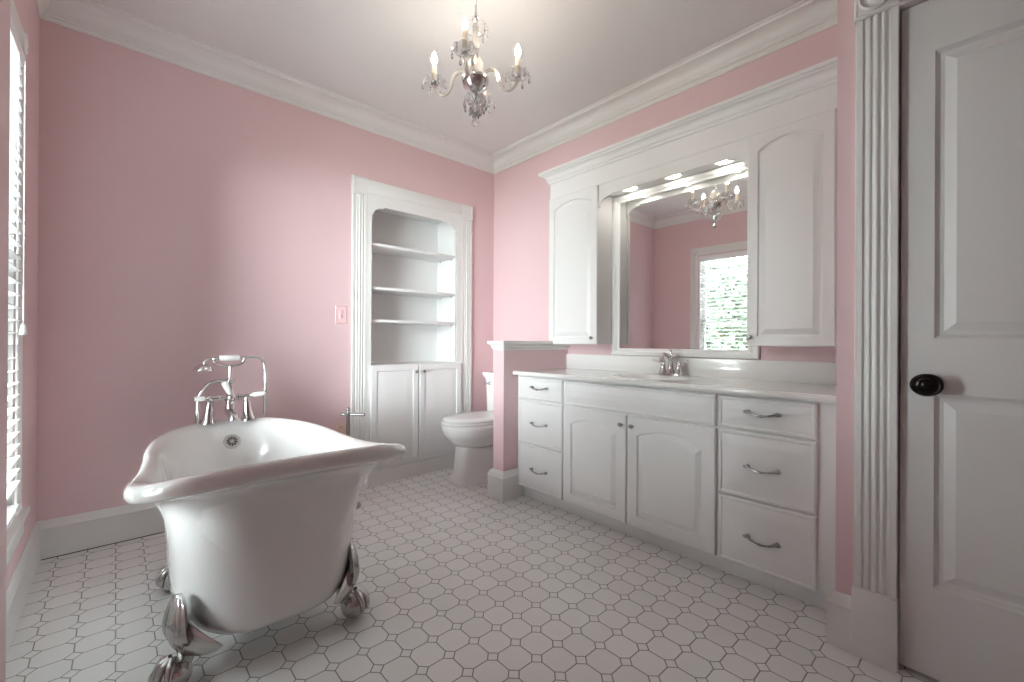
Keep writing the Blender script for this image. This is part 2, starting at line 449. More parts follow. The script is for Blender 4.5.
# ------------------------------------------------------------------ built-in bookcase in the back wall
bc = thing('built_in_bookcase', 'white built-in bookcase with three shelves above two cupboard doors', 'bookcase', (1.84, YB, 0))
FB = lambda a, c, n: (a, YB - n, c)
D = .30
ox0, ox1 = 1.437, 2.226
b = MB()
b.box(ox0 - .02, ox0, YB - .004, YB + D, .1, 2.25); b.box(ox1, ox1 + .02, YB - .004, YB + D, .1, 2.25)
b.box(ox0 - .02, ox1 + .02, YB + D, YB + D + .015, .05, 2.26); b.box(ox0 - .02, ox1 + .02, YB + .014, YB + D, 2.2, 2.26)
b.box(ox0, ox1, YB + .004, YB + D, .895, .915)
b.box(ox0, ox1, YB + .01, YB + D, .1, .12)
b.build('carcass', M_CAB, bc, smooth=0)
for a0, a1 in ((1.287, 1.402), (2.280, 2.393)):
    b = MB(); fluted(b, FB, a0, a1, 0.0, 2.2, .02); b.build('fluted_pilaster', M_WHITE, bc, smooth=25)
for a0, a1 in ((1.284, 1.404), (2.278, 2.396)):
    b = MB(); panel_front(b, FB, a0, a1, 2.2, 2.331, t=.024, fw=.012, groove=.003, slope=.004, lift=.003); b.build('corner_block', M_WHITE, bc, smooth=25)
# header board with a stepped, rounded opening
sx0, sx1, zs, zt = ox0, ox1, 2.066, 2.139
def hdr(x0, xe, zb, n=8):
    """left half of the opening edge from the jamb up to the flat"""
    q = [(x0, zb), (x0 + .014, zb), (x0 + .014, zb + .012)]
    for i in range(n + 1):
        a = PI / 2 * i / n
        q.append((x0 + .016 + .082 * (1 - math.cos(a)), zb + .012 + .048 * math.sin(a)))
    q += [(x0 + .1, zt), (x0 + .115, zt)]
    return q
left = hdr(sx0, 0, zs); right = [(sx0 + sx1 - x, z) for x, z in left][::-1]
low = left + right
top = [(x, 2.325) for x, z in low]
b = MB()
for k in range(len(low) - 1):
    (x0, z0), (x1, z1) = low[k], low[k + 1]
    q = [(x0, z0), (x1, z1), (x1, 2.325), (x0, 2.325)]
    if x1 - x0 < 1e-6:
        continue
    b.prism(q, lambda x, z: FB(x, z, .016), lambda x, z: FB(x, z, -.004))
bmesh.ops.remove_doubles(b.b, verts=b.b.verts, dist=1e-5)
b.box(1.402, ox0, YB - .016, YB + .004, .12, 2.325); b.box(ox1, 2.281, YB - .016, YB + .004, .12, 2.325)
b.build('face_frame', M_WHITE, bc, smooth=0)
b = MB(); b.box(1.402, 2.281, YB - .022, YB - .012, 2.232, 2.325, .002); b.build('header_board', M_WHITE, bc)
for zz in (1.85, 1.513, 1.258):
    b = MB(); b.box(ox0, ox1, YB + .014, YB + D - .002, zz - .011, zz + .011, .003)
    sh = b.build('shelf', M_CAB, bc)
    for y in (YB + .06, YB + D - .06):
        b = MB(); b.lathe([(.004, -.012), (.004, 0), (.001, .001)], (ox1 - .008, y, zz - .012), n=8); b.build('shelf_pin', M_NICKEL, sh)
for a0, a1, kx in ((1.428, 1.837, 1.806), (1.845, 2.262, 1.876)):
    b = MB(); panel_front(b, FB, a0, a1, .118, .912, t=.04, fw=.045, groove=.008, slope=.035, back=.017)
    d = b.build('door', M_CAB, bc, smooth=25)
    b = MB(); b.lathe([(.005, 0), (.005, .012), (.012, .017), (.014, .022), (.009, .028), (0, .03)], (kx, YB - .04, .853), (0, -1, 0), 16)
    b.build('knob', M_NICKEL, d)
skc = [(0, 0), (.026, 0), (.026, .116), (0, .116)]
b = MB(); b.sweep([(o + .016, z) for o, z in skc], [(2.281, YB), (1.402, YB)], side=1); b.build('plinth', M_WHITE, bc, smooth=30)

# ------------------------------------------------------------------ vanity
vy0, vy1 = .382, 2.259
VX = 2.12            # face frame
van = thing('vanity_cabinet', 'long white vanity cabinet with six drawers and two arched doors', 'cabinet', (2.39, 1.31, 0))
b = MB()
b.box(VX, VX + .02, vy0, vy1,   .085, .867)
b.box(VX + .02, XW - .003, vy1 - .018, vy1,   .085, .867); b.box(VX + .02, XW - .003, vy0, vy0 + .018,   .085, .867)
b.box(VX + .02, XW - .003, vy0 + .018, vy1 - .018, .085, .103)
b.box(XW - .012, XW - .003, vy0 + .018, vy1 - .018, .103, .867)
b.build('carcass', M_CAB, van, smooth=0)
b = MB(); b.box(2.168, 2.186, vy0, vy1, 0, .085); b.box(2.186, XW - .02, vy1 - .02, vy1, 0, .085); b.build('toe_kick', M_CAB, van, smooth=0)
FV = lambda a, c, n: (VX - n, a, c)
def bail(y, z, w, x, parent, par_name='handle'):
    """slightly curved pull with spoon ends"""
    b = MB(); h = w / 2
    pts = [(x - .004, y + h, z + .004), (x - .016, y + h * .8, z + .004), (x - .026, y + h * .5, z - .002), (x - .03, y, z - .006), (x - .026, y - h * .5, z - .002), (x - .016, y - h * .8, z + .004), (x - .004, y - h, z + .004)]
    b.tube(crom(pts, 5), [.0065] * 3 + [.0055] * 8 + [.004] * 3 + [.0052] * 3 + [.004] * 3 + [.0055] * 8 + [.0065] * 3, 8)
    for q in (1, -1):
        b.ball((x - .012, y + q * h * .9, z + .005), (.009, .016, .008), 12, 8)
        b.lathe([(.009, 0), (.008, .004), (.005, .012)], (x, y + q * h * .88, z + .005), (-1, 0, 0), 10)
    b.ball((x - .03, y, z - .006), (.006, .009, .006), 10, 6)
    return b.build(par_name, M_NICKEL, parent)
zr = [(.866 - .012, .706), (.698, .400), (.392, .090)]
for y0, y1, hy, hw in ((1.832, 2.236, 2.026, .148), (.47, .859, .668, .134)):
    for z1, z0 in zr:
        b = MB(); panel_front(b, FV, y0, y1, z0, z1, t=.019, fw=.013, groove=.004, slope=.028, lift=-.003)
        d = b.build('drawer', M_CAB, van, smooth=20)
        hz = {.854: .787, .698: .543, .392: .23}[round(z1, 3)]
        bail(hy, hz, hw, VX - .022, d)
b = MB(); panel_front(b, FV, .871, 1.818, .704, .854, t=.019, fw=.013, groove=.004, slope=.028, lift=-.003); b.build('false_front', M_CAB, van, smooth=20)
for y0, y1, ky in ((1.36, 1.818, 1.386), (.871, 1.352, 1.315)):
    b = MB(); panel_front(b, FV, y0, y1, .090, .694, t=.022, fw=.06, arch=.042, groove=.012, slope=.026)
    d = b.build('door', M_CAB, van, smooth=20)
    b = MB(); b.lathe([(.006, 0), (.005, .01), (.012, .016), (.015, .022), (.011, .029), (0, .031)], (VX - .022, ky, .64), (-1, 0, 0), 16, scale=(1, .8)); b.build('knob', M_NICKEL, d)

# counter with moulded-in oval basin
ct = thing('vanity_countertop', 'glossy white vanity countertop with moulded oval sink basin', 'countertop', (2.39, 1.31, .86))
cx0, cx1, cy0, cy1, cz = 2.068, XW - .001, .3795, 2.2615, .895
bx, by_, ba, bb = 2.375, 1.345, .165, .235
def ctz(x, y):
    q = math.hypot((x - bx) / ba, (y - by_) / bb)
    if q > 1.12: return cz
    if q > 1: return cz - .004 * (1.12 - q) / .12
    return cz - .004 - .125 * (1 - q ** 3.2)
b = MB(); nx, ny = 64, 150
g = [[b.b.verts.new((cx0 + .008 + (cx1 - cx0 - .008) * i / nx, cy0 + (cy1 - cy0) * j / ny, ctz(cx0 + .008 + (cx1 - cx0 - .008) * i / nx, cy0 + (cy1 - cy0) * j / ny))) for j in range(ny + 1)] for i in range(nx + 1)]
for i in range(nx):
    for j in range(ny): b.face([g[i][j], g[i + 1][j], g[i + 1][j + 1], g[i][j + 1]])
# front edge, rounded, and underside rim
prev = g[0]
for dx, dz in ((-.005, -.002), (-.008, -.008), (-.008, -.022), (-.005, -.0265), (.03, -.0265)):
    row = [b.b.verts.new((cx0 + .008 + dx, v.co.y, cz + dz)) for v in g[0]]
    for j in range(ny): b.face([prev[j], prev[j + 1], row[j + 1], row[j]])
    prev = row
for j in (0, ny):
    e = [g[0][j]]
# end caps
for y in (cy0, cy1):
    pr = [(cx0 + .008, cz), (cx0 + .003, cz - .002), (cx0, cz - .008), (cx0, cz - .022), (cx0 + .003, cz - .0265), (cx1, cz - .0265), (cx1, cz)]
    b.face([b.b.verts.new((x, y, z)) for x, z in pr])
b.build('top', M_COUNTER, ct, smooth=35)
b = MB(); b.box(XW - .02, XW - .001, cy0, cy1 - .001, cz - .002, cz + .11, .003); b.build('backsplash', M_COUNTER, ct)
b = MB(); b.lathe([(0, .001), (.012, .001), (.014, .004), (.022, .005), (.024, .002), (.025, -.004)], (bx + .01, by_, ctz(bx + .01, by_) + .001), n=20); b.build('sink_drain', M_CHROME, ct)

# ------------------------------------------------------------------ sink faucet
fx, fy, fz = 2.575, 1.345, cz
sf = thing('sink_faucet', 'chrome centre-set faucet with two lever handles behind the sink basin', 'faucet', (fx, fy, fz))
b = MB(); pr = []
for k in range(32):
    a = 2 * PI * k / 32; ex = .45
    pr.append((.026 * abs(math.cos(a)) ** ex * math.copysign(1, math.cos(a)), .079 * abs(math.sin(a)) ** .7 * math.copysign(1, math.sin(a))))
b.loft([[(fx + x * s, fy + y * s, fz + h) for x, y in pr] for s, h in ((1, 0), (1, .006), (.94, .011), (.9, .012))]); b.build('base_plate', M_CHROME, sf)
for q in (1, -1):
    b = MB(); y = fy + q * .052
    b.lathe([(.03, .01), (.028, .016), (.019, .035), (.0135, .06), (.014, .066), (.018, .069), (.012, .075), (.013, .082), (.008, .088), (.004, .092), (0, .093)], (fx, y, fz), n=20)
    h = b.build('handle', M_CHROME, sf)
    b = MB(); b.tube(crom([(fx, y, fz + .08), (fx - .008, y + q * .025, fz + .081), (fx - .014, y + q * .05, fz + .086), (fx - .018, y + q * .066, fz + .094)], 4), [.004] * 4 + [.0045] * 4 + [.007] * 4 + [.005], 10); b.build('lever', M_CHROME, h)
b = MB()
b.lathe([(.03, .01), (.027, .018), (.018, .04), (.0145, .085), (.018, .09), (.015, .097), (.023, .108), (.027, .118), (.023, .128), (.012, .136), (.006, .141), (.005, .147), (.008, .152), (.006, .159), (0, .161)], (fx, fy, fz), n=20)
b.build('body', M_CHROME, sf)
b = MB(); sp = crom([(fx - .005, fy, fz + .115), (fx - .04, fy, fz + .124), (fx - .075, fy, fz + .135), (fx - .1, fy, fz + .13), (fx - .112, fy, fz + .112)], 5)
b.tube(sp, [.012 - .003 * min(1, i / 12) for i in range(len(sp))], 12)
b.lathe([(.009, .034), (.013, .026), (.022, .01), (.025, 0), (.02, -.005), (0, -.005)], (fx - .114, fy, fz + .084), n=18)
b.build('spout', M_CHROME, sf)

# ------------------------------------------------------------------ upper cabinets, valance, mirror
UX = 2.47            # face frame plane, doors 20 mm proud
uz0, uz1 = 1.088, 2.318
FU = lambda a, c, n: (UX - n, a, c)
def upper(name, y0, y1, d0, d1, kz_y, label):
    t = thing(name, label, 'cabinet', (2.56, (y0 + y1) / 2, uz0))
    b = MB(); b.box(UX, XW - .002, y0, y1, uz0, uz1, .001); b.build('carcass', M_CAB, t, smooth=0)
    b = MB(); panel_front(b, FU, d0, d1, uz0 - .004, 2.188, t=.021, fw=.05, arch=.045, groove=.012, slope=.026); d = b.build('door', M_CAB, t, smooth=20)
    b = MB(); b.lathe([(.005, 0), (.004, .01), (.01, .015), (.0125, .02), (.009, .026), (0, .028)], (UX - .021, kz_y, 1.13), (-1, 0, 0), 16); b.build('knob', M_NICKEL, d)
    return t
upper('wall_cabinet', 1.8375, 2.278, 1.824, 2.276, 1.86, 'white arched-door wall cabinet above the half wall and toilet side')
upper('wall_cabinet', YA + .004, .858, .478, .858, .838, 'white arched-door wall cabinet right of the mirror, nearest the door')
vl = thing('mirror_valance', 'white crown-topped valance bridging the two wall cabinets above the mirror', 'valance', (2.56, 1.34, 2.11))
vc0, vc1 = .859, 1.836
def val_edge(n=8):
    zb, zt2 = 2.035, 2.110
    q = [(vc0, zb), (vc0 + .016, zb), (vc0 + .016, zb + .01)]
    for i in range(n + 1):
        a = PI / 2 * i / n; q.append((vc0 + .018 + .09 * (1 - math.cos(a)), zb + .01 + .055 * math.sin(a)))
    q += [(vc0 + .11, zt2), (vc0 + .125, zt2)]
    return q + [(vc0 + vc1 - y, z) for y, z in q][::-1]
low = val_edge(); b = MB()
for k in range(len(low) - 1):
    (y0, z0), (y1, z1) = low[k], low[k + 1]
    if y1 - y0 < 1e-6: continue
    b.prism([(y0, z0), (y1, z1), (y1, 2.318), (y0, 2.318)], lambda y, z: (UX + .001, y, z), lambda y, z: (UX + .018, y, z))
bmesh.ops.remove_doubles(b.b, verts=b.b.verts, dist=1e-5)
b.build('fascia', M_CAB, vl, smooth=0)
b = MB(); b.box(UX + .019, XW - .002, vc0, vc1, 2.146, 2.166); b.build('soffit', M_CAB, vl, smooth=0)
b = MB(); b.box(UX - .004, UX - .0015, YA + .004, 2.278, 2.19, 2.318); b.build('frieze', M_CAB, vl, smooth=0)
z0 = 2.312
ccp = [(0, z0), (.008, z0), (.012, z0 + .008), (.012, z0 + .016), (.018, z0 + .02)]
for i in range(7):
    a = PI / 2 * i / 6; ccp.append((.02 + .03 * (1 - math.cos(a)), z0 + .022 + .034 * math.sin(a)))
ccp += [(.054, z0 + .06), (.058, z0 + .066), (.066, z0 + .068), (.066, z0 + .086), (0, z0 + .086)]
b = MB(); b.sweep(ccp, [(UX - .004, YA + .003), (UX - .004, 2.279), (XW - .001, 2.279)], side=1)
b.box(UX - .003, XW - .002, YA + .004, 2.278, z0 + .008, z0 + .084)
b.build('crown', M_CAB, vl, smooth=25)
for i, y in enumerate((1.64, 1.335, 1.025)):
    t = thing('recessed_downlight', ['round recessed downlight over the mirror, nearest the left wall cabinet', 'round recessed downlight in the middle above the mirror', 'round recessed downlight over the mirror, nearest the right wall cabinet'][i], 'light', (2.565, y, 2.146), 'downlights over the mirror')
    b = MB(); b.lathe([(.058, 0), (.058, -.003), (.053, -.006), (.046, -.003), (.044, 0)], (2.565, y, 2.1458), n=28); b.build('trim_ring', M_WHITE, t)
    b = MB(); b.lathe([(0, -.016), (.016, -.0155), (.03, -.012), (.04, -.006), (.043, 0)], (2.565, y, 2.1458), n=28); b.build('lens', M_LENS, t)
mr = thing('wall_mirror', 'large white-framed mirror over the vanity between the wall cabinets', 'mirror', (XW - .01, 1.35, 1.01))
my0, my1, mz0, mz1 = .862, 1.836, 1.009, 2.14
fp = [(0, 0), (0, .018), (.006, .022), (.03, .022), (.038, .018), (.044, .012), (.058, .01), (.062, .006), (.062, 0)]
loops = [[(XW - .001 - n, a, c) for a, c in ((my0 + i, mz0 + i * .8), (my1 - i, mz0 + i * .8), (my1 - i, mz1 - i * .8), (my0 + i, mz1 - i * .8))] for i, n in fp]
b = MB(); b.loft(loops, cap0=False, cap1=False); b.build('frame', M_WHITE, mr, smooth=25)
b = MB(); b.box(XW - .007, XW - .002, my0 + .05, my1 - .05, mz0 + .042, mz1 - .042); b.build('mirror_glass', M_MIRROR, mr, smooth=0)

# ------------------------------------------------------------------ toilet
ty = 2.765
to = thing('toilet', 'white two-piece pedestal toilet between the half wall and the back wall', 'toilet', (2.25, ty, 0))
def sup(cx, cy, rx, ry, z, e=2.3, n=40, ef=None):
    out = []
    for k in range(n):
        a = 2 * PI * k / n; c, s_ = math.cos(a), math.sin(a)
        out.append((cx + rx * math.copysign(abs(c) ** (2 / e), c), cy + ry * math.copysign(abs(s_) ** (2 / e), s_), z))
    return out
b = MB()
b.loft([sup(2.184, ty, .27, .115, 0, 7), sup(2.184, ty, .27, .115, .02, 7), sup(2.184, ty, .262, .108, .03, 7), sup(2.189, ty, .245, .092, .06, 7), sup(2.189, ty, .235, .084, .11, 6), sup(2.194, ty, .232, .083, .22, 5), sup(2.204, ty, .235, .088, .275, 4), sup(2.204, ty, .25, .11, .31, 3)])
b.build('pedestal', M_PORC, to, smooth=50)
b = MB()
b.loft([sup(2.192, ty, .16, .09, .265, 2.4), sup(2.172, ty, .21, .12, .285, 2.4), sup(2.157, ty, .255, .15, .325, 2.4), sup(2.152, ty, .285, .178, .37, 2.4), sup(2.150, ty, .293, .186, .385, 2.4), sup(2.150, ty, .296, .188, .4, 2.4), sup(2.147, ty, .304, .195, .425, 2.4), sup(2.147, ty, .305, .196, .452, 2.4), sup(2.150, ty, .298, .19, .46, 2.4)])
b.loft([sup(2.46, ty, .17, .14, .30, 6), sup(2.46, ty, .19, .16, .38, 6), sup(2.46, ty, .195, .17, .46, 6)])
b.build('bowl', M_PORC, to, smooth=50)
b = MB(); b.loft([sup(2.150, ty, .296, .188, .462, 2.4), sup(2.150, ty, .304, .196, .465, 2.4), sup(2.150, ty, .306, .197, .475, 2.4), sup(2.150, ty, .30, .19, .48, 2.4)]); b.build('seat', M_SEAT, to, smooth=50)
b = MB(); b.loft([sup(2.154, ty, .30, .19, .484, 2.4), sup(2.154, ty, .302, .195, .487, 2.4), sup(2.154, ty, .302, .195, .497, 2.4), sup(2.154, ty, .29, .18, .506, 2.4), sup(2.154, ty, .2, .1, .509, 2.4)]); b.build('lid', M_SEAT, to, smooth=50)
b = MB(); b.loft([sup(2.53, ty, .108, .232, .455, 10), sup(2.53, ty, .116, .238, .47, 10), sup(2.528, ty, .112, .233, .49, 10), sup(2.526, ty, .118, .24, .76, 10)]); b.build('tank', M_PORC, to, smooth=40)
b = MB(); b.loft([sup(2.524, ty, .118, .24, .758, 10), sup(2.524, ty, .122, .244, .77, 10), sup(2.522, ty, .128, .25, .785, 10), sup(2.52, ty, .139, .262, .808, 10), sup(2.52, ty, .14, .263, .826, 10), sup(2.52, ty, .133, .255, .832, 10)]); b.build('tank_lid', M_PORC, to, smooth=30)
b = MB(); ly = ty + .165
b.lathe([(.016, 0), (.016, .006), (.009, .012), (.008, .02), (0, .021)], (2.41, ly, .735), (-1, 0, 0), 16)
b.tube([(2.394, ly, .735), (2.39, ly + .03, .733), (2.388, ly + .06, .728)], [.006, .006, .008], 10)
b.build('flush_lever', M_CHROME, to)

# ------------------------------------------------------------------ bathtub
# tub axis runs from the near (raised) end to the far end at the back wall
AX = V((.03, 1, 0)).normalized(); AV = V((AX.y, -AX.x, 0)); TC = V((.455, 2.16, 0))
def tw(u, v, z): q = TC + AX * u + AV * v; return (q.x, q.y, z)
tub = thing('bathtub', 'white clawfoot slipper bathtub with silver feet standing on the tiles', 'bathtub', (TC.x, TC.y, 0))
NT = 96
RIM_N, RIM_F, RIM_W = -.80, .80, .372
BAS_N, BAS_F, BAS_W = -.545, .56, .300
def outline(nu, fu, w, e, th, flare=0.):
    c, s_ = math.cos(th), math.sin(th)
    r = abs(nu) if c < 0 else fu
    ee = e + (1.1 * flare / .045 if c < 0 else 0)
    u = math.copysign(abs(c) ** (2 / ee), c) * r
    w2 = w + flare * smooth(-u / .55)
    return (u, math.copysign(abs(s_) ** (2 / ee), s_) * w2)
def smooth(t): t = max(0, min(1, t)); return t * t * (3 - 2 * t)
def rimz(u): return .645 + .112 * max(0, min(1, (-u - .15) / .65)) ** 2.0
def ring(s_, h, inset=0., zoff=0., zb=.112):
    out = []
    for k in range(NT):
        th = 2 * PI * k / NT
        ub, vb = outline(BAS_N, BAS_F, BAS_W, 3.0, th); ur, vr = outline(RIM_N, RIM_F, RIM_W, 2.35, th, .062)
        u, v = ub + (ur - ub) * s_, vb + (vr - vb) * s_
        n = V((u / (.8 ** 2), v / (.375 ** 2))).normalized()
        u -= n.x * inset; v -= n.y * inset
        z = zb + (rimz(ur) - zb) * h + zoff
        out.append(tw(u, v, z))
    return out
prof = [(0, 0, .14), (0, 0, .09), (0, .012, .05), (0, .035, .024), (.0, .07, .007), (.02, .12, 0), (.05, .22, 0), (.09, .34, 0), (.14, .47, 0), (.20, .59, 0), (.28, .69, 0), (.38, .765, 0), (.50, .822, 0), (.62, .858, 0), (.75, .885, 0), (.87, .903, 0)]
loops = [ring(s_, h, i) for s_, h, i in prof]
R0 = .027
for k in range(11):
    a = -PI * .46 + (PI * 1.11) * k / 10
    loops.append(ring(1., 1., -(-.012 + .022 * math.cos(a)), -.027 + R0 * math.sin(a)))
for s_, h, i in ((.93, .985, .028), (.83, .955, .032), (.72, .91, .034), (.6, .84, .036), (.46, .72, .038), (.34, .58, .04), (.25, .44, .042), (.17, .28, .05), (.08, .17, .075), (0, .13, .12), (-.25, .12, .15)):
    loops.append(ring(s_, h, i))
b = MB(); b.loft(loops)
b.build('tub', M_ENAMEL, tub, smooth=60)
# overflow drain on the far inner wall
def inner_far(h, v=0.):
    # interpolate inner profile at far end
    P_ = [(.93, .985, .028), (.83, .955, .032), (.72, .91, .034), (.6, .84, .036), (.46, .72, .038), (.34, .58, .04), (.25, .44, .042)]
    for (s0, h0, i0), (s1, h1, i1) in zip(P_, P_[1:]):
        if h1 <= h <= h0:
            t = (h - h0) / (h1 - h0); s_ = s0 + (s1 - s0) * t; i = i0 + (i1 - i0) * t
            return BAS_F + (RIM_F - BAS_F) * s_ - i
zfar = rimz(RIM_F); hd = (.54 - .112) / (zfar - .112)
u1 = inner_far(hd); u2 = inner_far(hd - .08)
slope = V(((u1 - u2), 0, .08 * (zfar - .112)))
nrm = V((-slope.z, 0, slope.x)).normalized()          # pointing into the tub (-u, +z)
w_n = (AX * nrm.x + V((0, 0, 1)) * nrm.z).normalized()
dc = V(tw(u1 - .001, .0, .54))
b = MB(); b.lathe([(.041, -.006), (.041, .004), (.037, .007), (.028, .007), (.027, .0045), (.008, .0045), (.007, .006), (0, .0065)], dc, w_n, 32)
od = b.build('overflow_drain', M_DRAIN, tub, smooth=30)
b = MB(); t1 = w_n.cross(V((1, 0, 0))).normalized(); t2 = w_n.cross(t1)
for k in range(10):
    a = 2 * PI * k / 10; d = t1 * math.cos(a) + t2 * math.sin(a); e = t1 * -math.sin(a) + t2 * math.cos(a)
    q = [dc + w_n * .0048 + d * .010 - e * .002, dc + w_n * .0048 + d * .026 - e * .005, dc + w_n * .0048 + d * .026 + e * .005, dc + w_n * .0048 + d * .010 + e * .002]
    b.loft([[p_ for p_ in q], [p_ + w_n * .0008 for p_ in q]])
b.build('drain_slots', M_DARK, od, smooth=0)
# claw feet
def foot(u, v, sv, su):
    c = V(tw(u, v, 0)); out = (AV * sv * .95 + AX * su * .31).normalized(); sd = V((0, 0, 1)).cross(out)
    P_ = lambda o, s_, z: c + out * o + sd * s_ + V((0, 0, z))
    b = MB()
    # acanthus bracket hugging the tub side, narrowing to the ankle
    cen = [(.016, .296, .006, .006), (.017, .288, .026, .011), (.020, .268, .043, .015), (.024, .235, .058, .018), (.026, .20, .068, .021), (.020, .168, .066, .025), (.006, .14, .05, .028), (-.006, .118, .034, .027), (-.008, .098, .025, .025), (.0, .08, .023, .025), (.01, .062, .026, .027)]
    loops = []
    for o, z, wd, th in cen:
        lp = []
        for k in range(32):
            a = 2 * PI * k / 32; rip = 1 + .07 * math.cos(8 * a)
            lp.append(P_(o + th * rip * math.cos(a), wd * rip * math.sin(a), z))
        loops.append(lp)
    b.loft(loops)
    # wings: flat leaves curling under the tub on both sides
    for q in (-1, 1):
        L = []
        for i in range(9):
            t = i / 8; sc_ = (1 - t) ** .8
            cc = P_(.012 - .055 * t, q * (.03 + .115 * t), .165 - .028 * math.sin(t * PI * .6) + .012 * t)
            hh, tt = .052 * sc_ + .003, .016 * sc_ + .003
            L.append([cc + V((0, 0, hh * math.cos(2 * PI * k / 14))) + out * (tt * math.sin(2 * PI * k / 14)) for k in range(14)])
        b.loft(L)
    o_ = b.build('foot', M_FOOT, tub, smooth=50)
    b = MB()
    for q in (-1, 0, 1):
        b.tube(crom([P_(.026, q * .010, .284), P_(.035, q * .024, .245), P_(.041, q * .032, .205), P_(.036, q * .026, .165), P_(.016, q * .014, .12)], 5), [.003 + .0045 * math.sin(PI * i / 20) for i in range(21)], 8)
    b.build('leaf_ribs', M_FOOT, o_, smooth=50)
    bc_ = P_(.03, 0, .05)
    b = MB(); b.ball(tuple(bc_), .05, 24, 16)
    b.build('ball', M_FOOT, o_, smooth=60)
    for ang in (-.95, -.32, .32, .95):
        b = MB(); pts = []
        for i in range(9):
            ph = .2 + 1.75 * i / 8
            d = out * math.cos(ang) + sd * math.sin(ang)
            pts.append(bc_ + d * (.053 * math.sin(ph)) + V((0, 0, .053 * math.cos(ph))))
        b.tube(pts, [.011, .0115, .013, .011, .0095, .0105, .0085, .006, .003], 10)
        b.build('claw', M_FOOT, o_, smooth=60)
    return o_
for u, su, fl, fr in ((-.44, -1, .276, .236), (.24, 1, .244, .262)):
    foot(u, -fl, -1, su); foot(u, fr, 1, su)

# ------------------------------------------------------------------ tub faucet (deck mounted at the far end)
UF = .735
FZ0 = rimz(UF) + .002
fo = tw(UF, 0, FZ0)
tf = thing('bathtub_faucet', 'chrome bathtub faucet with white porcelain levers and hand shower on tub rim', 'faucet', fo)
def fp_(v, z, du=0.): return V(tw(UF + du, v, z))
vm = 0.0; k_ = 1.03
def q_(v, z, du=0.): return fp_((v + .061) * k_, z, du)
for v, vt in ((-.163, -.152), (.022, .017)):
    b = MB(); p0 = q_(v + .004, FZ0); p1 = q_(vt, .775)
    b.lathe([(.038, -.006), (.037, .004), (.031, .016), (.023, .06), (.0165, .1), (.019, .104), (.016, .11), (.015, .128), (.017, .134), (.012, .14), (0, .143)], p0, p1 - p0, 24)
    b.build('riser', M_CHROME, tf)
b = MB(); b.tube([q_(-.16, .775), q_(.02, .775)], .015, 16)
for v in (-.158, -.105, -.02, .018): b.lathe([(.015, -.006), (.021, -.003), (.021, .003), (.015, .006)], q_(v, .775), AV, 16)
b.build('crossbar', M_CHROME, tf)
b = MB()
b.lathe([(.018, -.05), (.022, -.035), (.024, -.01), (.024, .015), (.019, .03), (.015, .06), (.013, .085), (.019, .09), (.022, .1), (.019, .11), (.01, .118), (.008, .15), (.008, .185)], q_(-.061, .77), (0, 0, 1), 20)
b.lathe([(.022, 0), (.022, .012), (.016, .018), (.014, .03), (.008, .034), (0, .035)], q_(-.061, .777, -.018), -AX, 20)
b.build('valve_body', M_CHROME, tf)
b = MB(); b.tube(crom([q_(-.061, .735, 0), q_(-.061, .70, -.01), q_(-.058, .683, -.045), q_(-.056, .672, -.075), q_(-.055, .655, -.082)], 5), [.026] * 8 + [.026] * 8 + [.024] * 5, 16); b.build('spout', M_CHROME, tf)
for v0, v1, z0_, z1_ in ((-.158, -.222, .779, .782), (.02, .108, .779, .79)):
    b = MB(); a0, a1 = q_(v0, z0_, -.012), q_(v1, z1_, -.02); d = a1 - a0; Lh = d.length
    b.lathe([(.009, 0), (.009, Lh * .18), (.012, Lh * .22), (.009, Lh * .26), (.006, Lh * .3), (.006, Lh * .97), (.008, Lh), (.004, Lh * 1.06), (0, Lh * 1.1)], a0, d, 14)
    h = b.build('lever', M_CHROME, tf)
    b = MB(); b.lathe([(.009, Lh * .25), (.0135, Lh * .3), (.016, Lh * .6), (.0145, Lh * .92), (.008, Lh)], a0, d, 16); h2 = b.build('porcelain_grip', M_PORC, h); h2['label'] = 'white porcelain lever grip'
b = MB(); a0, a1 = q_(-.09, .866, -.02), q_(-.064, .795, -.035); d = a1 - a0; Lh = d.length
b.lathe([(.012, 0), (.0175, Lh * .08), (.0165, Lh * .4), (.012, Lh * .85), (.007, Lh)], a0, d, 16); h = b.build('diverter_lever', M_PORC, tf); h['label'] = 'white porcelain diverter lever'
b = MB()
b.tube(crom([q_(-.137, .99), q_(-.128, .968), q_(-.105, .957), q_(-.065, .955), (q_(-.03, .957)), q_(-.004, .968), q_(.004, .99)], 5), .0072, 10)
for v in (-.137, .004): b.lathe([(.011, -.004), (.013, 0), (.011, .004)], q_(v, .996), AV, 14)
b.build('cradle', M_CHROME, tf)
hs = []
b = MB()
b.tube([q_(.03, 1.003), q_(-.01, 1.0), q_(-.02, 1.0), q_(-.1, 1.0), q_(-.112, 1.0)] + crom([q_(-.15, .998), q_(-.168, .99), q_(-.178, .97), q_(-.18, .95)], 4), [.008, .012, .009, .009, .011] + [.0095] * 13, 12)
b.lathe([(.008, .036), (.016, .034), (.03, .027), (.041, .016), (.048, .003), (.049, -.002), (.044, -.005), (0, -.006)], q_(-.182, .934), (0, 0, 1), 24)
hsx = b.build('hand_shower', M_CHROME, tf)
b = MB(); b.lathe([(.011, 0), (.016, .006), (.0175, .05), (.016, .094), (.011, .1)], q_(-.112, 1.0), AV, 18); h2 = b.build('porcelain_handle', M_PORC, hsx); h2['label'] = 'white porcelain hand shower handle'
b = MB(); b.tube(crom([q_(.028, 1.003), q_(.075, 1.0), q_(.1, .975), q_(.109, .92), q_(.111, .80), q_(.109, .62, .035), q_(.07, .44, .10)], 7), .0098, 10); h2 = b.build('hose', M_CHROME, tf)
